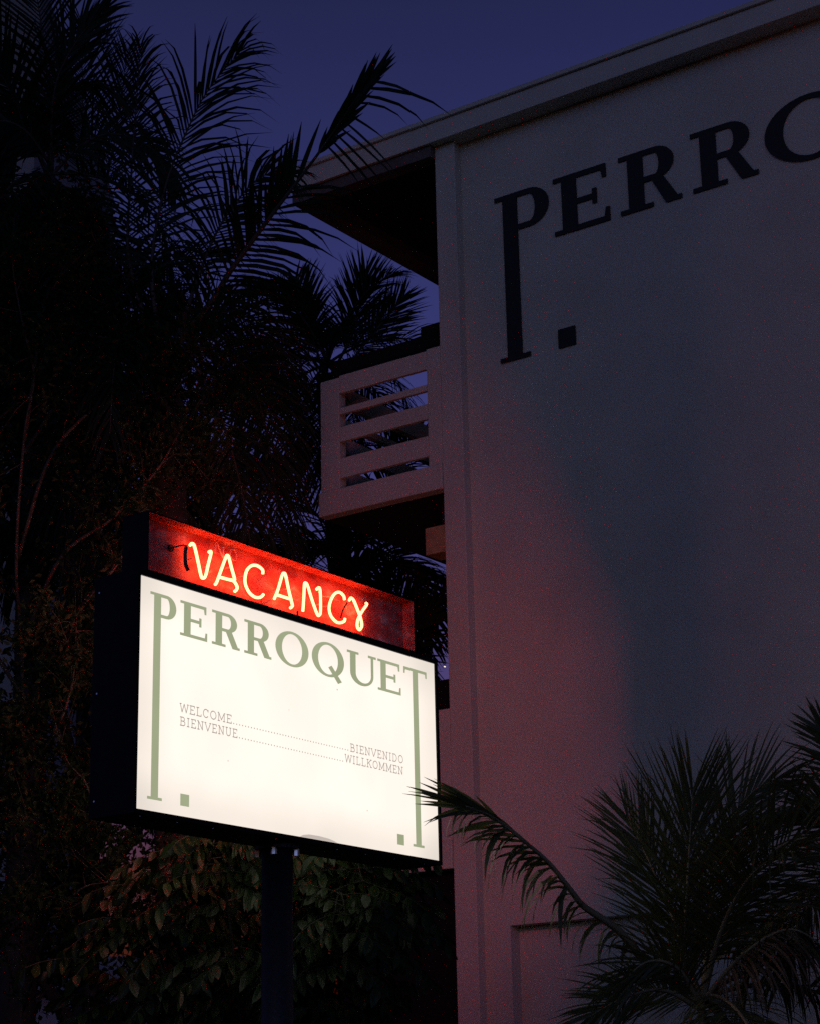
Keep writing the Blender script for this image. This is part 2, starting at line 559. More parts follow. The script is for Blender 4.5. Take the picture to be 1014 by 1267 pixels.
SB, SH, SS = 4.238, 0.190, 0.0535
for ch, y0, w in (('P', -1.252, .205), ('E', -1.018, .217), ('R', -.762, .231), ('R', -.492, .234), ('O', -.222, .298), ('Q', .107, .303), ('U', .440, .284), ('E', .740, .232), ('T', 1.004, .238)):
    flat_loops(glyph(ch, w, SH, SS, SB - 3.340), 'letter', face_place(y0, SB), 0.0012, M['vinyl'], fp)
    if ch == 'Q':
        flat_loops([[(w * .50, SH * .26), (w * .60, SH * .34), (w * .92, -SH * .10), (w * .80, -SH * .18)]], 'letter', face_place(y0, SB, .0015), .0012, M['vinyl'], fp)
for y0 in (-.998, .908):
    flat_loops([[(0, 0), (.067, 0), (.067, .062), (0, .062)]], 'square_mark', face_place(y0, 3.335), .0012, M['vinyl'], fp)

# small printed lines: thin slab-serif strokes
STROKES = {
    'W': (.95, [(0, 1, .22, 0), (.22, 0, .475, 1), (.475, 1, .73, 0), (.73, 0, .95, 1)], [(-.06, .12, 1), (.83, 1.0, 1)]),
    'E': (.62, [(.12, 0, .12, 1), (.0, 1, .58, 1), (.12, .52, .45, .52), (.0, 0, .62, 0), (.6, 0, .6, .2), (.57, 1, .57, .8)], []),
    'L': (.60, [(.12, 0, .12, 1), (0, 0, .58, 0), (.57, 0, .57, .22)], [(0, .3, 1)]),
    'C': (.68, [], []), 'O': (.74, [], []),
    'M': (.90, [(.1, 0, .1, 1), (.1, 1, .45, .15), (.45, .15, .8, 1), (.8, 1, .8, 0)], [(-.02, .24, 0), (.66, .92, 0), (-.02, .12, 1), (.78, .92, 1)]),
    'B': (.66, [(.12, 0, .12, 1), (0, 1, .42, 1), (.42, 1, .55, .87), (.55, .87, .55, .65), (.55, .65, .42, .53), (.12, .53, .45, .53), (.45, .53, .62, .4), (.62, .4, .62, .14), (.62, .14, .46, 0), (0, 0, .46, 0)], []),
    'I': (.34, [(.17, 0, .17, 1)], [(.03, .31, 0), (.03, .31, 1)]),
    'N': (.78, [(.12, 0, .12, 1), (.12, 1, .66, 0), (.66, 0, .66, 1)], [(0, .26, 0), (-.02, .12, 1), (.54, .78, 1)]),
    'V': (.74, [(0.02, 1, .37, 0), (.37, 0, .72, 1)], [(-.06, .14, 1), (.6, .8, 1)]),
    'U': (.74, [(.12, 1, .12, .25), (.12, .25, .22, .05), (.22, .05, .37, 0), (.37, 0, .52, .05), (.52, .05, .62, .25), (.62, .25, .62, 1)], [(0, .26, 1), (.5, .74, 1)]),
    'D': (.74, [(.12, 0, .12, 1), (0, 1, .4, 1), (.4, 1, .6, .82), (.6, .82, .68, .5), (.68, .5, .6, .18), (.6, .18, .4, 0), (0, 0, .4, 0)], []),
    'K': (.74, [(.12, 0, .12, 1), (.12, .42, .64, 1), (.3, .62, .68, 0)], [(0, .26, 0), (0, .26, 1), (.54, .76, 1), (.56, .78, 0)]),
}


def round_strokes(a0, a1, w):
    p = arc(w / 2, .5, w / 2 - .02, .5, a0, a1, 14)
    return [(*p[i], *p[i + 1]) for i in range(len(p) - 1)]


def printed_word(word, y0, y1, z0, h):
    mb = MB()
    tot = sum(STROKES[c][0] + .22 for c in word) - .22
    k = (y1 - y0) / tot
    x = 0
    n = 0
    th = 0.0054
    for c in word:
        w, st, ser = STROKES[c]
        st = list(st) + [(a, yy, bb, yy) for a, bb, yy in ser]
        if c == 'O': st = round_strokes(0, 360, w)
        if c == 'C': st = round_strokes(40, 320, w) + [(w * .9, .7, w * .9, .95)]
        for a, bb, c2, d in st:
            p = Vector((0, y0 + (x + a) * k, z0 + bb * h))
            q = Vector((0, y0 + (x + c2) * k, z0 + d * h))
            dr = (q - p).normalized()
            nn = Vector((0, -dr.z, dr.y)) * th / 2
            ex = dr * th * .3
            xo = Vector((0.0004 + 0.00003 * n, 0, 0))
            n += 1
            mb.quad(p - nn - ex + xo, q - nn + ex + xo, q + nn + ex + xo, p + nn - ex + xo)
        x += w + .22
    return mb.build('printed_word', M['ink'], fp)


printed_word('WELCOME', -1.008, -.598, 3.826, .044)
printed_word('BIENVENUE', -1.008, -.550, 3.755, .044)
printed_word('BIENVENIDO', .462, .977, 3.826, .044)
printed_word('WILLKOMMEN', .412, .974, 3.757, .044)
for a, bb, z in ((-.585, .455, 3.829), (-.537, .405, 3.758)):
    mb = MB()
    n = int((bb - a) / .0245)
    for i in range(n):
        y = a + (bb - a) * (i + .3) / n
        mb.box(0.0002, 0.0009, y - .0034, y + .0034, z - .0034, z + .0034)
    mb.build('dotted_line', M['ink'], fp)

flat_loops([[(-.17, 0), (-.14, .012), (-.09, .020), (0, .021), (.09, .016), (.14, .008), (.17, 0)]], 'inner_shadow_patch', lambda x, y, z: (.0002 + z, .16 + x, Z0 + .002 + y), .0006, M['shade_and_dirt'], fp)  # shadow of parts inside the cabinet, painted as a dimmer arc

for yy, zz, rr in ((.345, 4.17, .005), (-.62, 3.62, .004), (.62, 3.50, .004), (-.1, 3.98, .003)):
    MB().tube([(-.0019, yy, zz), (-.0012, yy, zz)], rr, 7).build('dirt_speck', M['shade_and_dirt'], fp)

# neon box: open channel on both sides, red inside, black outside
NY0, NY1, NZ0, NZ1, NX0, NX1 = -1.207, 1.212, 4.566, 4.886, -0.245, -0.06
rec = 0.085
nb = MB()
t = .006
nb.box(NX0, NX1, NY0 - t, NY0, NZ0 - t, NZ1 + t)
nb.box(NX0, NX1, NY1, NY1 + t, NZ0 - t, NZ1 + t)
nb.box(NX0, NX1 - .0005, NY0, NY1, NZ1 + .0005, NZ1 + t)
nb.box(NX0, NX1 - .0005, NY0, NY1, NZ0 - t, NZ0 - .0005)
box = nb.build('neon_box', M['sign_black'], s)
vz = MB()
vz.box(NX0 - .055, NX0 - .0005, NY1, NY1 + t, NZ0 - t, NZ1 + t)
vz.box(NX0 - .020, NX0 - .0005, NY0, NY1 - .0005, NZ1 + .001, NZ1 + t)
vz.build('added_light_lip', M['sign_black'], box)  # unseen lip, added to cut off the rear neon's light on the wall
MB().box(-.21, -.095, NY0 + .05, NY1 - .05, Z1 + .029, NZ0 - t - .0005).build('box_mount', M['sign_black'], s)
ln = MB()
ln.box(NX1 - rec - .006, NX1 - rec, NY0 + .0005, NY1 - .0005, NZ0 + .0003, NZ1 - .0003)
ln.build('back_plate', M['red'], box)
ln = MB()
for xa, xb in ((NX1 - rec + .0005, NX1 - .001), (NX0 + .001, NX0 + .0935)):
    ln.box(xa, xb, NY0 + .0005, NY0 + .002, NZ0 + .002, NZ1 - .002)
    ln.box(xa, xb, NY1 - .002, NY1 - .0005, NZ0 + .002, NZ1 - .002)
    ln.box(xa, xb, NY0 + .0005, NY1 - .0005, NZ1 - .0019, NZ1 - .0004)
    ln.box(xa, xb, NY0 + .0005, NY1 - .0005, NZ0 + .0004, NZ0 + .0019)
ln.build('channel_lining', M['red'], box)

NEON = {
    'V': [(-0.853, 4.784), (-0.837, 4.798), (-0.816, 4.788), (-0.786, 4.711), (-0.759, 4.634), (-0.743, 4.623), (-0.722, 4.64), (-0.698, 4.716), (-0.679, 4.775), (-0.681, 4.789), (-0.697, 4.781)],
    'A': [(-0.642, 4.607), (-0.627, 4.626), (-0.589, 4.707), (-0.552, 4.785), (-0.541, 4.797), (-0.528, 4.789), (-0.502, 4.73), (-0.478, 4.678), (-0.482, 4.666), (-0.507, 4.662), (-0.551, 4.66), (-0.605, 4.658)],
    'Atail': [(-0.507, 4.664), (-0.478, 4.658), (-0.456, 4.637), (-0.458, 4.618), (-0.476, 4.603)],
    'C': [(-0.23, 4.758), (-0.233, 4.781), (-0.278, 4.795), (-0.326, 4.786), (-0.368, 4.752), (-0.386, 4.703), (-0.381, 4.66), (-0.347, 4.622), (-0.297, 4.607), (-0.252, 4.616), (-0.224, 4.638)],
    'A2': [(-0.129, 4.631), (-0.095, 4.692), (-0.056, 4.787), (-0.039, 4.803), (-0.024, 4.792), (0.002, 4.716), (0.034, 4.637), (0.036, 4.622), (0.017, 4.607)],
    'A2bar': [(-0.097, 4.661), (-0.047, 4.661), (0.012, 4.661)],
    'N': [(0.134, 4.612), (0.144, 4.7), (0.15, 4.777), (0.164, 4.787), (0.181, 4.772), (0.22, 4.698), (0.267, 4.623), (0.287, 4.618), (0.3, 4.641), (0.302, 4.715), (0.297, 4.777), (0.282, 4.784), (0.264, 4.77)],
    'C2': [(0.534, 4.761), (0.525, 4.786), (0.484, 4.799), (0.439, 4.78), (0.402, 4.735), (0.383, 4.681), (0.399, 4.638), (0.444, 4.612), (0.484, 4.611), (0.528, 4.629), (0.537, 4.648)],
    'Y': [(0.58, 4.768), (0.597, 4.787), (0.624, 4.778), (0.659, 4.732), (0.691, 4.682), (0.703, 4.637), (0.679, 4.606), (0.657, 4.625), (0.668, 4.672), (0.715, 4.734), (0.755, 4.777), (0.747, 4.787)],
}
for k, pts in NEON.items():
    MB().tube(spline([(-0.085, y, z) for y, z in pts], 6), 0.0082, 10).build('neon_tube', M['neon'], box, smooth=True)
    MB().tube(spline([(NX0 + .080, -y, z + .025) for y, z in pts], 6), 0.0068, 8).build('rear_neon_tube', M['neon_back'], box, smooth=True)
xb = NX1 - rec
for y, z in ((-.82, 4.72), (-.70, 4.70), (-.61, 4.66), (-.50, 4.74), (-.37, 4.72), (-.25, 4.617), (-.10, 4.69), (.0, 4.72), (.147, 4.70), (.302, 4.69), (.393, 4.70), (.52, 4.625), (.64, 4.76), (.70, 4.64)):
    MB().tube([(xb, y, z), (-0.0925, y, z)], .004, 6).build('tube_support', M['ghost'], box)
# blacked-out electrode and its lead at the left, looping jumper leads between letters
MB().tube(spline([(-.10, -.862, 4.782), (-.105, -.866, 4.74), (-.105, -.862, 4.68), (-.10, -.845, 4.645)], 4), .0115, 8).build('electrode', M['dark_tube'], box, smooth=True)
MB().tube(spline([(xb, -.946, 4.757), (-.09, -.93, 4.765), (-.085, -.89, 4.775), (-.09, -.866, 4.77)], 4), .004, 6).build('lead_wire', M['wire'], box, smooth=True)
MB().tube([(xb, -.946, 4.757), (xb + .012, -.946, 4.757)], .02, 10).build('insulator', M['dark_tube'], box)
MB().tube(spline([(-.10, .30, 4.765), (-.115, .35, 4.755), (-.112, .42, 4.76), (-.10, .50, 4.748)], 4), .0045, 6).build('jumper_tube', M['ghost'], box, smooth=True)
MB().tube(spline([(-.10, .585, 4.76), (-.12, .57, 4.72), (-.12, .54, 4.66)], 4), .005, 6).build('jumper_tube', M['dark_tube'], box, smooth=True)
MB().tube(spline([(-.10, -.23, 4.62), (-.125, -.19, 4.60), (-.125, -.16, 4.61), (-.1, -.13, 4.632)], 4), .0045, 6).build('jumper_tube', M['ghost'], box, smooth=True)
MB().tube(spline([(-.10, .703, 4.66), (-.12, .75, 4.60), (-.11, .79, 4.57)], 4), .003, 6).build('lead_wire', M['ghost'], box, smooth=True)
MB().tube([(-.05, .04, 4.555), (-.05, .04, 4.588)], .005, 6).build('rain_spike', M['sign_black'], box)
# the unlit first word of the neon line, clear glass, high on the left
for pts in ([(-.60, 4.80), (-.60, 4.862), (-.585, 4.862), (-.545, 4.80), (-.535, 4.80), (-.535, 4.862)],
            [(-.45, 4.862), (-.425, 4.85), (-.418, 4.825), (-.43, 4.803), (-.455, 4.80), (-.475, 4.82), (-.47, 4.85), (-.45, 4.862)]):
    MB().tube(spline([(-.12, y, z) for y, z in pts], 5), .005, 8).build('unlit_tube', M['ghost'], box, smooth=True)


# ================================================================== palms
def frond_geo(leaf, rib, pts, L, n, width, rng, nrm=None, a0=68, a1=22, vee=25, droop=.5, base=.14, r0=.02, gap=.0, tip=.45, sides=(-1, 1), clump=0.0):
    """rib = tapered tube along pts; leaf = thin blades set in two ranks along it"""
    C = spline(pts, 10)
    acc = [0]
    for i in range(1, len(C)):
        acc.append(acc[-1] + (C[i] - C[i - 1]).length)
    tot = acc[-1]
    rib.tube(C, [r0 * (1 - .88 * a / tot) for a in acc], 5)

    def ev(t):
        d = t * tot
        for i in range(1, len(C)):
            if acc[i] >= d or i == len(C) - 1:
                k = (d - acc[i - 1]) / max(1e-6, acc[i] - acc[i - 1])
                return C[i - 1].lerp(C[i], min(1, k)), (C[i] - C[i - 1]).normalized()

    for i in range(n):
        t = base + (1 - base) * (i + .5) / n
        p, T = ev(min(.999, t))
        N = Vector(nrm) if nrm is not None else Vector((0, 0, 1))
        N = N - T * N.dot(T)
        if N.length < .05: N = T.orthogonal()
        N.normalize()
        S = T.cross(N)
        u = (t - base) / (1 - base)
        prof = (.55 + .45 * min(1, u / .25)) if u < .25 else (1 if u < .6 else 1 - (1 - tip) * ((u - .6) / .4) ** 1.3)
        ang = a0 + (a1 - a0) * u
        for sd in sides:
            if rng.random() < gap: continue
            a = R(ang + rng.uniform(-7, 7))
            v = R(vee + rng.uniform(-14, 14))
            d = T * math.cos(a) + (S * sd * math.cos(v) + N * math.sin(v)) * math.sin(a)
            ln_ = L * prof * rng.uniform(.82, 1.1)
            wv = d.cross(N + S * rng.uniform(-.5, .5) + T * rng.uniform(-.4, .4))
            wv.normalize()
            w = width * rng.uniform(.75, 1.15) * (.65 + .35 * prof)
            q = p.copy()
            seg = 4
            b0 = len(leaf.v)
            dr = droop * rng.uniform(.5, 1.6)
            if rng.random() < .06: dr *= 3
            for k in range(seg + 1):
                ww = w * (.55, 1.0, .9, .6, .06)[k] * .5
                leaf.v += [q - wv * ww, q + wv * ww]
                d = (d + Vector((0, 0, -1)) * dr * (.10 + .16 * k)).normalized()
                q = q + d * (ln_ / seg)
            for k in range(seg):
                a_ = b0 + 2 * k
                leaf.f.append([a_, a_ + 1, a_ + 3, a_ + 2])


def add_frond(parent, pts, rng, leafmat, ribmat, **kw):
    lf, rb = MB(), MB()
    frond_geo(lf, rb, pts, rng=rng, **kw)
    o = lf.build('frond', leafmat, parent)
    rb.build('rib', ribmat, o, smooth=True)
    return o


def arch(hub, az, el, length, bend, rng, curl=0.0):
    """points of a frond leaving the hub at azimuth az, elevation el, bowing down"""
    p = Vector(hub)
    out = [p.copy()]
    n = 7
    for i in range(n):
        u = (i + .5) / n
        e = R(el - bend * u ** 1.25)
        a = R(az + curl * u)
        p = p + Vector((math.cos(a) * math.cos(e), math.sin(a) * math.cos(e), math.sin(e))) * (length / n)
        out.append(p.copy())
    return out


def palm(name, label, hub, seed, fronds, L=.6, length=3.0, width=.035, n=62, leaf='frond_dark', rib='rachis_dark', trunk_r=.14, lean=(0.3, -.2), els=(75, -50), keys=(), r0=.02, avoid=None, group='palm trees around the sign', skirt=0):
    hub = Vector(hub)
    rng = random.Random(seed)
    base = Vector((hub.x + lean[0], hub.y + lean[1], 0))
    o = thing(name, label, 'palm tree', base, group)
    pts, rad = [], []
    K = 26
    for i in range(K + 1):
        t = i / K
        p = base.lerp(hub - Vector((0, 0, .15)), t)
        bow = math.sin(t * math.pi) * .12
        p += Vector((bow, -bow * .5, 0))
        pts.append(p)
        rad.append(trunk_r * (1.25 - .35 * t) * (1.04 if i % 2 else .96))
    MB().tube(pts, rad, 12).build('trunk', M['bark'], o, smooth=True)
    az = rng.uniform(0, 360)
    for i in range(fronds):
        az += 137.5 + rng.uniform(-12, 12)
        u = (i + .5) / fronds
        el = els[0] + (els[1] - els[0]) * u + rng.uniform(-8, 8)
        hd = Vector((math.cos(R(az)), math.sin(R(az)), 0)).dot(RIGHT)
        if avoid and hd * avoid > .25: continue
        pts = arch(hub, az, el, length * rng.uniform(.85, 1.1), 60 + 35 * (1 - abs(el) / 90), rng, rng.uniform(-15, 15))
        dry = i >= fronds - skirt
        add_frond(o, pts, rng, M['dead' if dry else leaf], M[rib], L=L * (1 if not dry else .8), n=n, width=width, droop=.5 + .5 * u, vee=28 - 30 * u, r0=r0)
    for kw in keys:
        kw = dict(kw)
        kp = [at(*q) for q in kw.pop('px')]
        add_frond(o, kp, rng, M[kw.pop('leaf', leaf)], M[kw.pop('rib', rib)], **{**dict(L=L, n=n, width=width, r0=r0), **kw})
    return o


TOC = -FWD          # towards the camera
tocup = (TOC * .8 + UP * .6)
# the big palm whose long frond crosses in front of the roof
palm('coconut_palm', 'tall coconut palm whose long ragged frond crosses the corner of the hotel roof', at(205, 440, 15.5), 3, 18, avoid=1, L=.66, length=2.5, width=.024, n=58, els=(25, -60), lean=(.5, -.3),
     keys=[
         dict(px=[(205, 440, 15.5), (258, 378, 15.3), (285, 335, 15.2), (335, 267, 15.0), (377, 212, 14.9), (411, 165, 14.8), (440, 122, 14.7), (462, 95, 14.7)], L=.72, n=4, nrm=TOC, sides=(1,), a0=60, a1=60, vee=8, droop=.5, base=.9, r0=.030, width=.03, tip=.3),
         dict(px=[(205, 441, 15.5), (258, 379, 15.31), (285, 336, 15.21), (335, 268, 15.01), (365, 228, 14.93)], L=.80, n=30, nrm=TOC, sides=(1,), a0=58, a1=40, vee=8, droop=.6, base=.12, r0=.010, width=.032, tip=.75, gap=.08),
         dict(px=[(207, 438, 15.5), (258, 377, 15.32), (286, 333, 15.2), (336, 265, 15.02), (376, 212, 14.92)], L=.56, n=20, nrm=TOC, sides=(-1,), a0=46, a1=18, vee=10, droop=.05, base=.45, r0=.010, width=.042, gap=.25, tip=.9),
         dict(px=[(207, 438, 15.5), (258, 377, 15.32), (286, 333, 15.2), (336, 265, 15.02)], L=.5, n=26, nrm=TOC, sides=(-1,), a0=60, a1=40, vee=10, droop=.5, base=.15, r0=.008, width=.03, gap=.2, tip=.9),
         dict(px=[(384, 203, 14.92), (412, 164, 14.8), (441, 121, 14.7), (462, 94, 14.7)], L=.34, n=24, nrm=TOC, a0=17, a1=5, vee=5, droop=.04, base=.12, r0=.012, width=.036, gap=.12, tip=.8),
         dict(px=[(392, 192, 14.9), (406, 172, 14.85), (420, 152, 14.8), (432, 136, 14.8)], L=.66, n=6, nrm=TOC, sides=(1,), a0=85, a1=92, vee=12, droop=.22, base=.2, r0=.008, width=.024),
         dict(px=[(200, 440, 15.6), (188, 330, 15.8), (205, 230, 16.0), (238, 147, 16.1), (262, 105, 16.1), (300, 60, 16.1)], L=.80, n=50, nrm=TOC, a0=62, a1=16, vee=15, droop=.85, base=.25, width=.024),
         dict(px=[(195, 440, 15.6), (160, 320, 15.9), (163, 210, 16.1), (168, 140, 16.2), (174, 56, 16.2)], L=.6, n=52, nrm=TOC, a0=58, a1=15, vee=10, droop=1.0, base=.25, width=.020),
         dict(px=[(205, 442, 15.5), (250, 400, 15.9), (300, 360, 16.3), (345, 345, 16.6), (390, 365, 16.8)], L=.5, n=46, nrm=UP, a0=60, a1=25, vee=-20, droop=1.0, base=.2),
         dict(px=[(206, 445, 15.5), (262, 430, 15.9), (310, 470, 16.2), (335, 560, 16.4), (345, 660, 16.5)], L=.62, n=60, nrm=TOC, a0=62, a1=30, vee=15, droop=.8, base=.15),
         dict(px=[(206, 445, 15.5), (240, 450, 15.6), (275, 520, 15.7), (300, 610, 15.8), (312, 690, 15.8)], L=.60, n=60, nrm=TOC, a0=62, a1=30, vee=15, droop=.6, base=.15),
         dict(px=[(206, 445, 15.5), (270, 405, 16.0), (330, 425, 16.4), (362, 500, 16.6), (370, 575, 16.6)], L=.42, n=60, nrm=TOC, a0=62, a1=30, vee=15, droop=.7, base=.15, width=.018),
         dict(px=[(206, 445, 15.5), (285, 440, 16.0), (335, 500, 16.4), (360, 590, 16.6), (366, 690, 16.6)], L=.42, n=64, nrm=TOC, a0=62, a1=30, vee=15, droop=.6, base=.15, width=.018),
         dict(px=[(206, 445, 15.5), (240, 400, 15.8), (290, 390, 16.2), (335, 420, 16.4), (360, 470, 16.5)], L=.6, n=56, nrm=TOC, a0=60, a1=25, vee=10, droop=.9, base=.2, width=.02),
         dict(px=[(215, 430, 15.5), (262, 300, 15.9), (300, 240, 16.1), (330, 215, 16.2), (365, 215, 16.3)], L=.55, n=46, nrm=TOC, a0=60, a1=20, vee=15, droop=1.0, base=.3),
     ])
palm('coconut_palm', 'tall palm at the upper left corner with dense fronds against a grey tower', at(60, 215, 19), 8, 12, L=.72, length=2.6, width=.034, n=56, els=(-12, -65), lean=(-.4, .3),
     keys=[
         dict(px=[(60, 215, 19), (62, 140, 19), (55, 60, 19), (42, -30, 19)], L=.85, n=40, nrm=TOC, a0=62, a1=35, vee=5, droop=.15, width=.026),
         dict(px=[(62, 210, 19), (68, 110, 18.8), (95, 50, 18.8), (132, 8, 18.8)], L=.62, n=34, nrm=TOC, a0=48, a1=12, vee=8, droop=.2, width=.034),
         dict(px=[(64, 212, 19), (70, 135, 19), (90, 108, 19.1), (120, 103, 19.2), (150, 118, 19.2)], L=.6, n=40, nrm=UP, a0=60, a1=20, vee=-10, droop=1.0),
         dict(px=[(64, 216, 19), (100, 180, 19), (140, 165, 19.1), (190, 185, 19.2), (215, 235, 19.2)], L=.6, n=44, nrm=tocup, a0=60, a1=20, vee=10, droop=.9),
         dict(px=[(60, 212, 19), (35, 175, 18.9), (5, 190, 18.8), (-20, 250, 18.7)], L=.62, n=60, nrm=tocup, a0=60, a1=25, vee=5, droop=.6, width=.034),
         dict(px=[(60, 200, 19), (30, 160, 18.8), (-5, 150, 18.7), (-40, 180, 18.6)], L=.62, n=60, nrm=tocup, a0=60, a1=25, vee=5, droop=.7, width=.034),
         dict(px=[(60, 212, 19), (50, 240, 18.8), (30, 270, 18.7), (10, 330, 18.6)], L=.6, n=60, nrm=TOC, a0=60, a1=25, vee=5, droop=.4, width=.034),
         dict(px=[(58, 216, 19), (30, 150, 18.9), (0, 90, 18.8), (-40, 50, 18.7)], L=.75, n=44, nrm=TOC, a0=60, a1=20, vee=8, droop=.35),
     ])
palm('coconut_palm', 'slender distant palm with fine upright feathery fronds between the two big palms', at(108, 300, 27), 12, 12, L=.75, length=3.0, width=.026, n=70, els=(5, -60), lean=(.2, .2),
     keys=[
         dict(px=[(108, 300, 27), (103, 190, 27), (102, 100, 27), (101, 25, 27)], L=1.0, n=64, nrm=TOC, a0=50, a1=28, vee=5, droop=.03, width=.024, base=.3),
         dict(px=[(110, 300, 27), (135, 210, 27), (150, 120, 27), (158, 60, 27)], L=.8, n=56, nrm=TOC, a0=45, a1=25, vee=5, droop=.1, width=.022, base=.3),
     ])
palm('coconut_palm', 'bushy palm rising behind the black hand rail of the upper balcony', at(405, 450, 23), 21, 18, L=.52, length=1.5, width=.020, n=56, els=(80, -60), lean=(.3, .2),
     keys=[
         dict(px=[(415, 455, 23), (437, 410, 23), (446, 370, 23), (452, 335, 23)], L=.62, n=46, nrm=TOC, a0=46, a1=14, vee=5, droop=.05, width=.022, base=.2),
         dict(px=[(425, 460, 23), (455, 420, 23), (480, 390, 23), (500, 365, 23)], L=.52, n=46, nrm=TOC, a0=50, a1=18, vee=5, droop=.08, width=.022, base=.2),
         dict(px=[(400, 460, 23), (385, 410, 23), (372, 370, 23), (366, 345, 23)], L=.55, n=46, nrm=TOC, a0=55, a1=25, vee=5, droop=.4, width=.03, base=.2),
         dict(px=[(400, 460, 23), (360, 420, 23), (320, 440, 23), (300, 500, 23)], L=.6, n=50, nrm=TOC, a0=60, a1=25, vee=5, droop=.5, width=.03, base=.2),
     ])
palm('coconut_palm', 'low palm filling the gap under the balcony with drooping fronds', at(440, 700, 21), 33, 16, L=.6, length=2.0, width=.030, n=56, els=(70, -50), lean=(-.3, .4),
     keys=[
         dict(px=[(440, 700, 21), (470, 680, 21), (510, 720, 21), (535, 800, 21)], L=.6, n=46, nrm=TOC, a0=60, a1=25, vee=5, droop=.4),
         dict(px=[(436, 860, 20.5), (470, 830, 20.5), (510, 780, 20.5), (550, 735, 20.5)], L=.6, n=46, nrm=TOC, a0=60, a1=20, vee=5, droop=.15, base=.05),
         dict(px=[(440, 700, 21), (400, 670, 21), (350, 700, 21), (320, 780, 21)], L=.6, n=46, nrm=TOC, a0=60, a1=25, vee=5, droop=.4),
         dict(px=[(440, 690, 21), (450, 660, 21), (480, 640, 21), (520, 650, 21)], L=.55, n=46, nrm=UP, a0=60, a1=25, vee=5, droop=.8),
     ])
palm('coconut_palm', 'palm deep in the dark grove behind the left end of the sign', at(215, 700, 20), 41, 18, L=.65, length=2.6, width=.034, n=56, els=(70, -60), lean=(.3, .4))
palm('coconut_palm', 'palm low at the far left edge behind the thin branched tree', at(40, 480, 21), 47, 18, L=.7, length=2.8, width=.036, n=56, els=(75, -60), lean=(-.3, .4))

# the palm standing in front of the wall, lit by the sign
E_ = 11.2
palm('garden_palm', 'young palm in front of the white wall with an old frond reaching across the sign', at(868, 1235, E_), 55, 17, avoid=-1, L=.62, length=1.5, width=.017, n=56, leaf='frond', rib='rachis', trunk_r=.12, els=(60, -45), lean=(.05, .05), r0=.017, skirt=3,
     keys=[
         dict(px=[(868, 1240, E_), (845, 1195, E_), (849, 1110, E_), (853, 1035, E_), (857, 975, E_)], L=.74, n=60, nrm=TOC, a0=52, a1=14, vee=10, droop=.12, base=.12, width=.016),
         dict(px=[(868, 1240, E_), (800, 1190, E_), (764, 1150, E_ - .1), (723, 1122, E_ - .15), (703, 1098, E_ - .2), (677, 1066, E_ - .25), (642, 1036, E_ - .3), (601, 1006, E_ - .35), (575, 997, E_ - .4)], L=.30, n=30, nrm=UP, a0=50, a1=20, vee=-60, droop=1.6, base=.22, gap=.3, width=.026, tip=.8, r0=.034),
         dict(px=[(690, 1082, E_ - .2), (660, 1050, E_ - .28), (630, 1024, E_ - .32), (601, 1006, E_ - .36), (575, 997, E_ - .4)], L=.42, n=5, nrm=TOC, sides=(1,), a0=7, a1=4, vee=0, droop=.1, base=.5, gap=.1, width=.022, tip=.8, r0=.008),
         dict(px=[(730, 1128, E_ - .15), (703, 1098, E_ - .2), (677, 1066, E_ - .25), (642, 1036, E_ - .3), (620, 1019, E_ - .33)], L=.40, n=10, nrm=UP, a0=60, a1=50, vee=-75, droop=2.5, base=.05, gap=.2, width=.036, tip=.9, r0=.008),
         dict(px=[(690, 1083, E_ - .2), (660, 1051, E_ - .28), (630, 1025, E_ - .32), (601, 1007, E_ - .36), (575, 998, E_ - .4)], L=.34, n=13, nrm=TOC, sides=(-1,), a0=42, a1=24, vee=0, droop=.45, base=.1, gap=.1, width=.024, tip=.9, r0=.008),
         dict(px=[(640, 1033, E_ - .3), (615, 1015, E_ - .32), (593, 1002, E_ - .36), (566, 994, E_ - .4)], L=.36, n=8, nrm=TOC, a0=10, a1=5, vee=0, droop=.06, base=.25, gap=.1, width=.022, tip=.9, r0=.008),
         dict(px=[(868, 1240, E_), (900, 1130, E_ - .1), (960, 1050, E_ - .2), (1030, 1040, E_ - .3), (1080, 1090, E_ - .3)], L=.60, n=60, nrm=TOC, a0=60, a1=25, vee=10, droop=.35, base=.15, width=.016),
         dict(px=[(868, 1240, E_), (880, 1120, E_ + .2), (900, 1030, E_ + .3), (930, 980, E_ + .4), (975, 960, E_ + .5)], L=.55, n=56, nrm=TOC, a0=52, a1=16, vee=10, droop=.25, base=.15, width=.016),
         dict(px=[(868, 1240, E_), (830, 1130, E_ + .2), (800, 1060, E_ + .3), (775, 1010, E_ + .4)], L=.55, n=52, nrm=TOC, a0=48, a1=14, vee=10, droop=.12, base=.15, width=.015),
         dict(px=[(868, 1250, E_), (820, 1225, E_ - .1), (770, 1235, E_ - .2), (725, 1260, E_ - .2)], L=.4, n=46, nrm=TOC, a0=55, a1=14, vee=0, droop=.15, base=.15, width=.015),
         dict(px=[(868, 1250, E_), (840, 1200, E_ - .1), (800, 1190, E_ - .2), (760, 1225, E_ - .2)], L=.42, n=46, nrm=TOC, a0=55, a1=14, vee=0, droop=.3, base=.15, width=.015),
         dict(px=[(868, 1240, E_), (920, 1180, E_ - .2), (980, 1150, E_ - .3), (1040, 1190, E_ - .3)], L=.5, n=50, nrm=UP, a0=60, a1=25, vee=-40, droop=1.2, base=.15, width=.016, leaf='dead'),
     ])
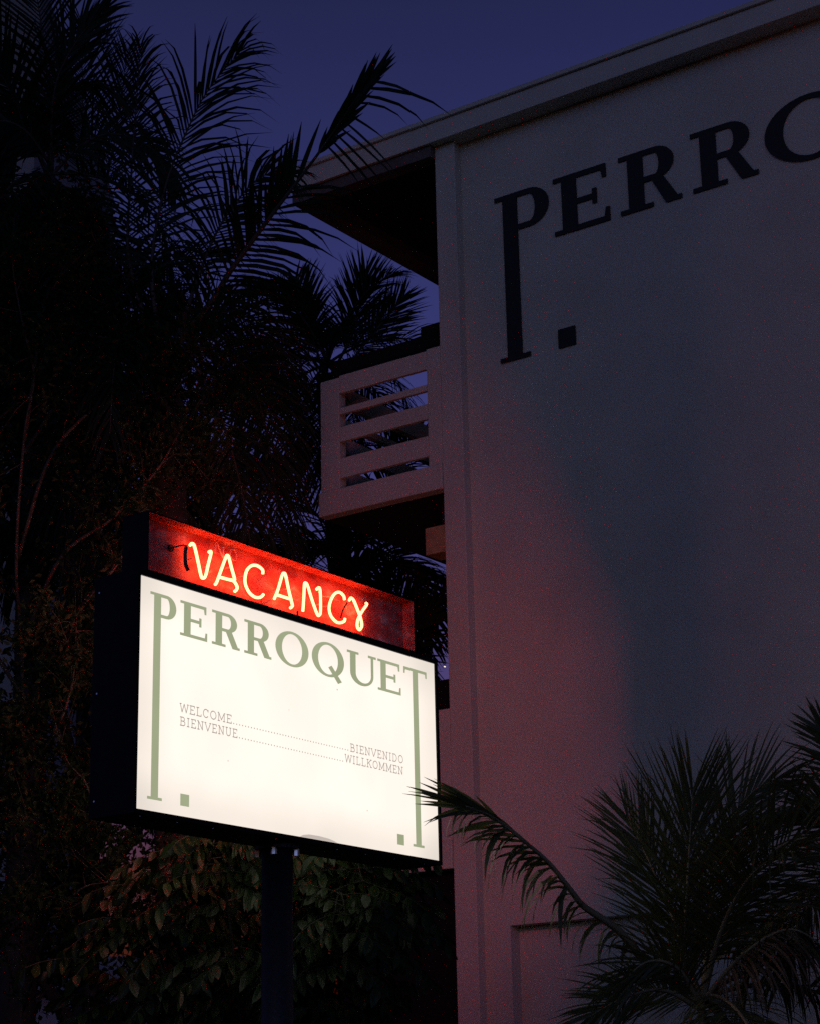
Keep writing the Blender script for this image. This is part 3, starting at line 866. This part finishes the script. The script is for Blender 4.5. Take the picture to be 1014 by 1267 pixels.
palm('garden_palm', 'palm mostly beyond the right edge whose spiky frond tips enter the picture', at(1120, 1080, 11.6), 61, 12, L=.6, length=1.4, width=.026, n=56, leaf='frond', rib='rachis', trunk_r=.12, els=(65, -45), lean=(.1, .05), r0=.016,
     keys=[
         dict(px=[(1120, 1080, 11.6), (1080, 990, 11.6), (1045, 940, 11.6), (1015, 900, 11.6)], L=.42, n=40, nrm=TOC, a0=50, a1=12, vee=5, droop=.1, base=.2, width=.022),
         dict(px=[(1120, 1080, 11.6), (1070, 1040, 11.6), (1030, 1010, 11.6), (995, 1000, 11.6)], L=.42, n=40, nrm=TOC, a0=50, a1=12, vee=5, droop=.2, base=.2, width=.022),
     ])


# ================================================================== broadleaf trees and shrub
def leaf_quad(mb, p, d, n, l, w):
    s_ = d.cross(n)
    if s_.length < 1e-4: s_ = d.orthogonal()
    s_ = s_.normalized() * w / 2
    i = len(mb.v)
    nn = s_.cross(d).normalized() * l * .08
    mb.v += [p, p + d * l * .45 + s_ + nn, p + d * l, p + d * l * .45 - s_ + nn]
    mb.f.append([i, i + 1, i + 2])
    mb.f.append([i, i + 2, i + 3])


def leaf_oval(mb, p, d, n, l, w):
    """broad leaf with a pointed tip, folded along its midrib"""
    s_ = d.cross(n)
    if s_.length < 1e-4: s_ = d.orthogonal()
    s_ = s_.normalized() * w / 2
    nn = s_.cross(d).normalized() * l * .07
    i = len(mb.v)
    m1, m2, m3 = p + d * l * .2, p + d * l * .5 - nn * .3, p + d * l * .8 - nn * .8
    mb.v += [p, m1 + s_ * .78 + nn, m2 + s_ + nn, m3 + s_ * .55, p + d * l - nn * 1.5, m3 - s_ * .55, m2 - s_ + nn, m1 - s_ * .78 + nn, m1, m2, m3]
    for q in ((0, 1, 8), (0, 8, 7), (1, 2, 9, 8), (8, 9, 6, 7), (2, 3, 10, 9), (9, 10, 5, 6), (3, 4, 10), (10, 4, 5)):
        mb.f.append([i + k for k in q])


def rand_dir(rng):
    while True:
        v = Vector((rng.uniform(-1, 1), rng.uniform(-1, 1), rng.uniform(-1, 1)))
        if .1 < v.length < 1: return v.normalized()


def broad_tree(name, label, cat, base, stems, seed, leaves, leafmat, size, twig=10, spread=.5, extra=None, r=.04, branch='branch'):
    """stems: polylines in world space; twigs grow from them and carry clusters of leaves"""
    rng = random.Random(seed)
    o = thing(name, label, cat, base)
    wood, lf = MB(), MB()
    tips = []
    for st in stems:
        C = spline(st, 8)
        wood.tube(C, [r * (1 - .8 * i / (len(C) - 1)) for i in range(len(C))], 7)
        for k in range(twig):
            i = rng.randrange(len(C) // 4, len(C))
            p = C[i]
            d = (rand_dir(rng) + Vector((0, 0, .35))).normalized()
            q = [p]
            L = spread * rng.uniform(.5, 1.3)
            for j in range(4):
                d = (d + rand_dir(rng) * .35).normalized()
                q.append(q[-1] + d * L / 4)
            wood.tube(q, [r * .28, r * .22, r * .16, r * .11, r * .06], 5, False)
            tips += q[1:]
            for j in range(2):
                d2 = (d + rand_dir(rng) * .8).normalized()
                q2 = [q[2 + j], q[2 + j] + d2 * L * .3, q[2 + j] + (d2 + rand_dir(rng) * .3) * L * .55]
                wood.tube(q2, [r * .14, r * .1, r * .05], 4, False)
                tips += q2[1:] * 2
    for i in range(leaves):
        p = rng.choice(tips)
        p = p + rand_dir(rng) * abs(rng.gauss(0, .11)) * (spread / .5)
        d = (rand_dir(rng) + Vector((0, 0, -.15))).normalized()
        leaf_quad(lf, p, d, rand_dir(rng), size * rng.uniform(.6, 1.25), size * rng.uniform(.32, .5))
    wood.build('trunk', M[branch], o, smooth=True)
    lf.build('crown', M[leafmat], o)
    return o


T = 13.8
bp = at(30, 1500, T)
bp.z = 0
stems = [
    [bp, at(28, 900, T), at(20, 700, T - .1), at(30, 540, T - .1), at(42, 465, T - .1), at(28, 400, T), at(15, 320, T), at(20, 250, T + .2)],
    [at(30, 545, T - .1), at(44, 450, T), at(50, 385, T + .1), at(85, 330, T + .2), at(130, 290, T + .3)],
    [at(22, 690, T), at(60, 570, T - .2), at(110, 510, T - .2), at(150, 496, T - .1), at(205, 480, T), at(240, 440, T + .2)],
    [at(26, 800, T), at(75, 690, T - .3), at(140, 640, T - .4), at(195, 580, T - .4), at(225, 530, T - .3), at(262, 480, T - .2)],
    [at(26, 860, T), at(-30, 760, T), at(-60, 620, T), at(-50, 480, T + .1), at(-30, 360, T + .1)],
    [at(26, 900, T), at(70, 800, T - .4), at(110, 740, T - .6), at(150, 690, T - .6), at(180, 610, T - .5)],
    [at(28, 960, T), at(70, 900, T - .6), at(90, 840, T - .8), at(95, 760, T - .8)],
    [at(28, 1100, T), at(70, 1020, T - .5), at(100, 960, T - .6), at(130, 1050, T - .6)],
    [at(28, 1250, T), at(60, 1150, T - .5), at(100, 1100, T - .6), at(150, 1090, T - .4)],
    [at(28, 1250, T), at(-10, 1120, T - .4), at(-30, 1000, T - .4), at(-20, 880, T - .4)],
    [at(30, 560, T), at(80, 480, T + .3), at(110, 400, T + .5), at(160, 350, T + .6)],
]
broad_tree('slender_tree', 'thin brown branched tree with small leaves left of the sign', 'tree', bp, stems, 5, 30000, 'small_leaf', .062, 16, .5, r=.015)

T2 = 18.0
bp2 = at(110, 1500, T2)
bp2.z = 0
stems2 = [[bp2, at(110, 1100, T2), at(60, 800, T2), at(40, 600, T2), at(20, 380, T2)],
          [at(110, 1000, T2), at(170, 800, T2), at(200, 640, T2), at(230, 520, T2)],
          [at(110, 1100, T2), at(180, 980, T2), at(120, 700, T2), at(130, 500, T2), at(110, 330, T2)],
          [at(110, 1200, T2), at(0, 1000, T2), at(-60, 800, T2), at(-50, 500, T2)],
          [at(110, 1300, T2), at(240, 1150, T2), at(330, 1080, T2), at(420, 1050, T2)],
          [at(110, 1300, T2), at(30, 1180, T2), at(-40, 1100, T2)]]
broad_tree('shade_tree', 'dense dark broadleaf tree deep in the grove behind the sign', 'tree', bp2, stems2, 9, 20000, 'dark_leaf', .13, 26, .9, r=.07)


def compound_shrub(label, base, sprays, seed, leafmat):
    """arching stems hung with pinnate leaves"""
    rng = random.Random(seed)
    o = thing('shrub', label, 'shrub', base)
    wood, lf = MB(), MB()
    for st in sprays:
        C = spline(st, 8)
        wood.tube(C, [.012 * (1 - .7 * i / (len(C) - 1)) for i in range(len(C))], 5)
        for i in range(len(C) // 4, len(C), 2):
            for sd in (-1, 1):
                if rng.random() < .15: continue
                d = (RIGHT * sd * rng.uniform(.3, 1) + TOC * rng.uniform(-.5, .8) + Vector((0, 0, rng.uniform(-.1, .5)))).normalized()
                p = C[i].copy()
                q = [p.copy()]
                ln = rng.uniform(.32, .55)
                for k in range(6):
                    d = (d + Vector((0, 0, -.13))).normalized()
                    p = p + d * ln / 6
                    q.append(p.copy())
                    sv = d.cross(Vector((0, 0, 1)))
                    sv.normalize()
                    for e in (-1, 1):
                        ld = (sv * e * .7 + d * .45 + Vector((0, 0, -.75 + rng.uniform(-.25, .25)))).normalized()
                        leaf_oval(lf, p, ld, (TOC + rand_dir(rng) * .8).normalized(), rng.uniform(.09, .18), rng.uniform(.042, .07))
                wood.tube(q, .0028, 4, False)
    wood.build('stem', M['branch'], o)
    lf.build('foliage', M[leafmat], o)
    return o


H_ = 12.9
sb = at(330, 1500, H_)
sb.z = 0
rs = random.Random(4)
spr = []
for tx, ty in ((180, 1170), (215, 1110), (270, 1060), (320, 1090), (400, 1075), (440, 1105), (420, 1130), (410, 1190), (430, 1150), (250, 1150), (300, 1190), (200, 1230), (360, 1200), (420, 1240), (400, 1260), (160, 1250), (440, 1095), (430, 1065), (390, 1130)):
    dd = H_ + rs.uniform(-.5, .6)
    m0 = at(330 + (tx - 330) * .35, 1380, H_)
    spr.append([sb, m0, at(330 + (tx - 330) * .8, ty + 60, dd), at(tx, ty - 25, dd), at(tx + (tx - 330) * .25 + rs.uniform(-15, 15), ty + 25, dd - .1)])
compound_shrub('broad shrub with drooping rows of oval leaves under the lit sign', sb, spr, 7, 'shrub_leaf')

# ================================================================== far things
b0 = at(-30, 100, 48)
t = thing('apartment_tower', 'grey concrete tower glimpsed through the palm fronds at the top left', 'building', (b0.x - 5, b0.y, 0))
ang = Quaternion((0, 0, 1), R(35))
tw = MB()
edge = at(46, 100, 48)
rh = Vector((RIGHT.x, RIGHT.y, 0)).normalized()
fh = Vector((FWD.x, FWD.y, 0)).normalized()


def oriented(mb, o, x0, x1, y0, y1, z0, z1):
    i = len(mb.v)
    mb.box(x0, x1, y0, y1, z0, z1)
    for k in range(i, len(mb.v)):
        p = mb.v[k]
        mb.v[k] = Vector((o.x, o.y, 0)) + rh * p.x + fh * p.y + Vector((0, 0, p.z))


zt = at(46, -60, 48).z
oriented(tw, edge, -14, 0, 0, 12, 0, zt)
tw.build('wall', M['concrete'], t)
for zz in range(2, int(zt / 3)):
    for k in range(5):
        wn = MB()
        oriented(wn, edge, -1.9 - 2.6 * k, -.6 - 2.6 * k, -.03, .2, zz * 3 + .9, zz * 3 + 2.3)
        wn.build('window', M['window_dark'], t)

hs = at(70, 1230, 26)
h = thing('bungalow', 'small mauve house with grey roof dimly seen through leaves at lower left', 'house', (hs.x, hs.y, 0))
hw = MB()
zr_ = at(70, 1228, 26).z
oriented(hw, hs, -2.2, 2.0, 0, 5, 0, zr_)
hw.build('wall', M['house_wall'], h)
rm = MB()
i = len(rm.v)
oriented(rm, hs, -2.5, 2.3, -.4, 5.4, zr_ + .001, zr_ + .06)
oriented(rm, hs, -2.5, 2.3, 1.2, 3.8, zr_ + .061, zr_ + .55)
rm.build('roof', M['house_roof'], h)
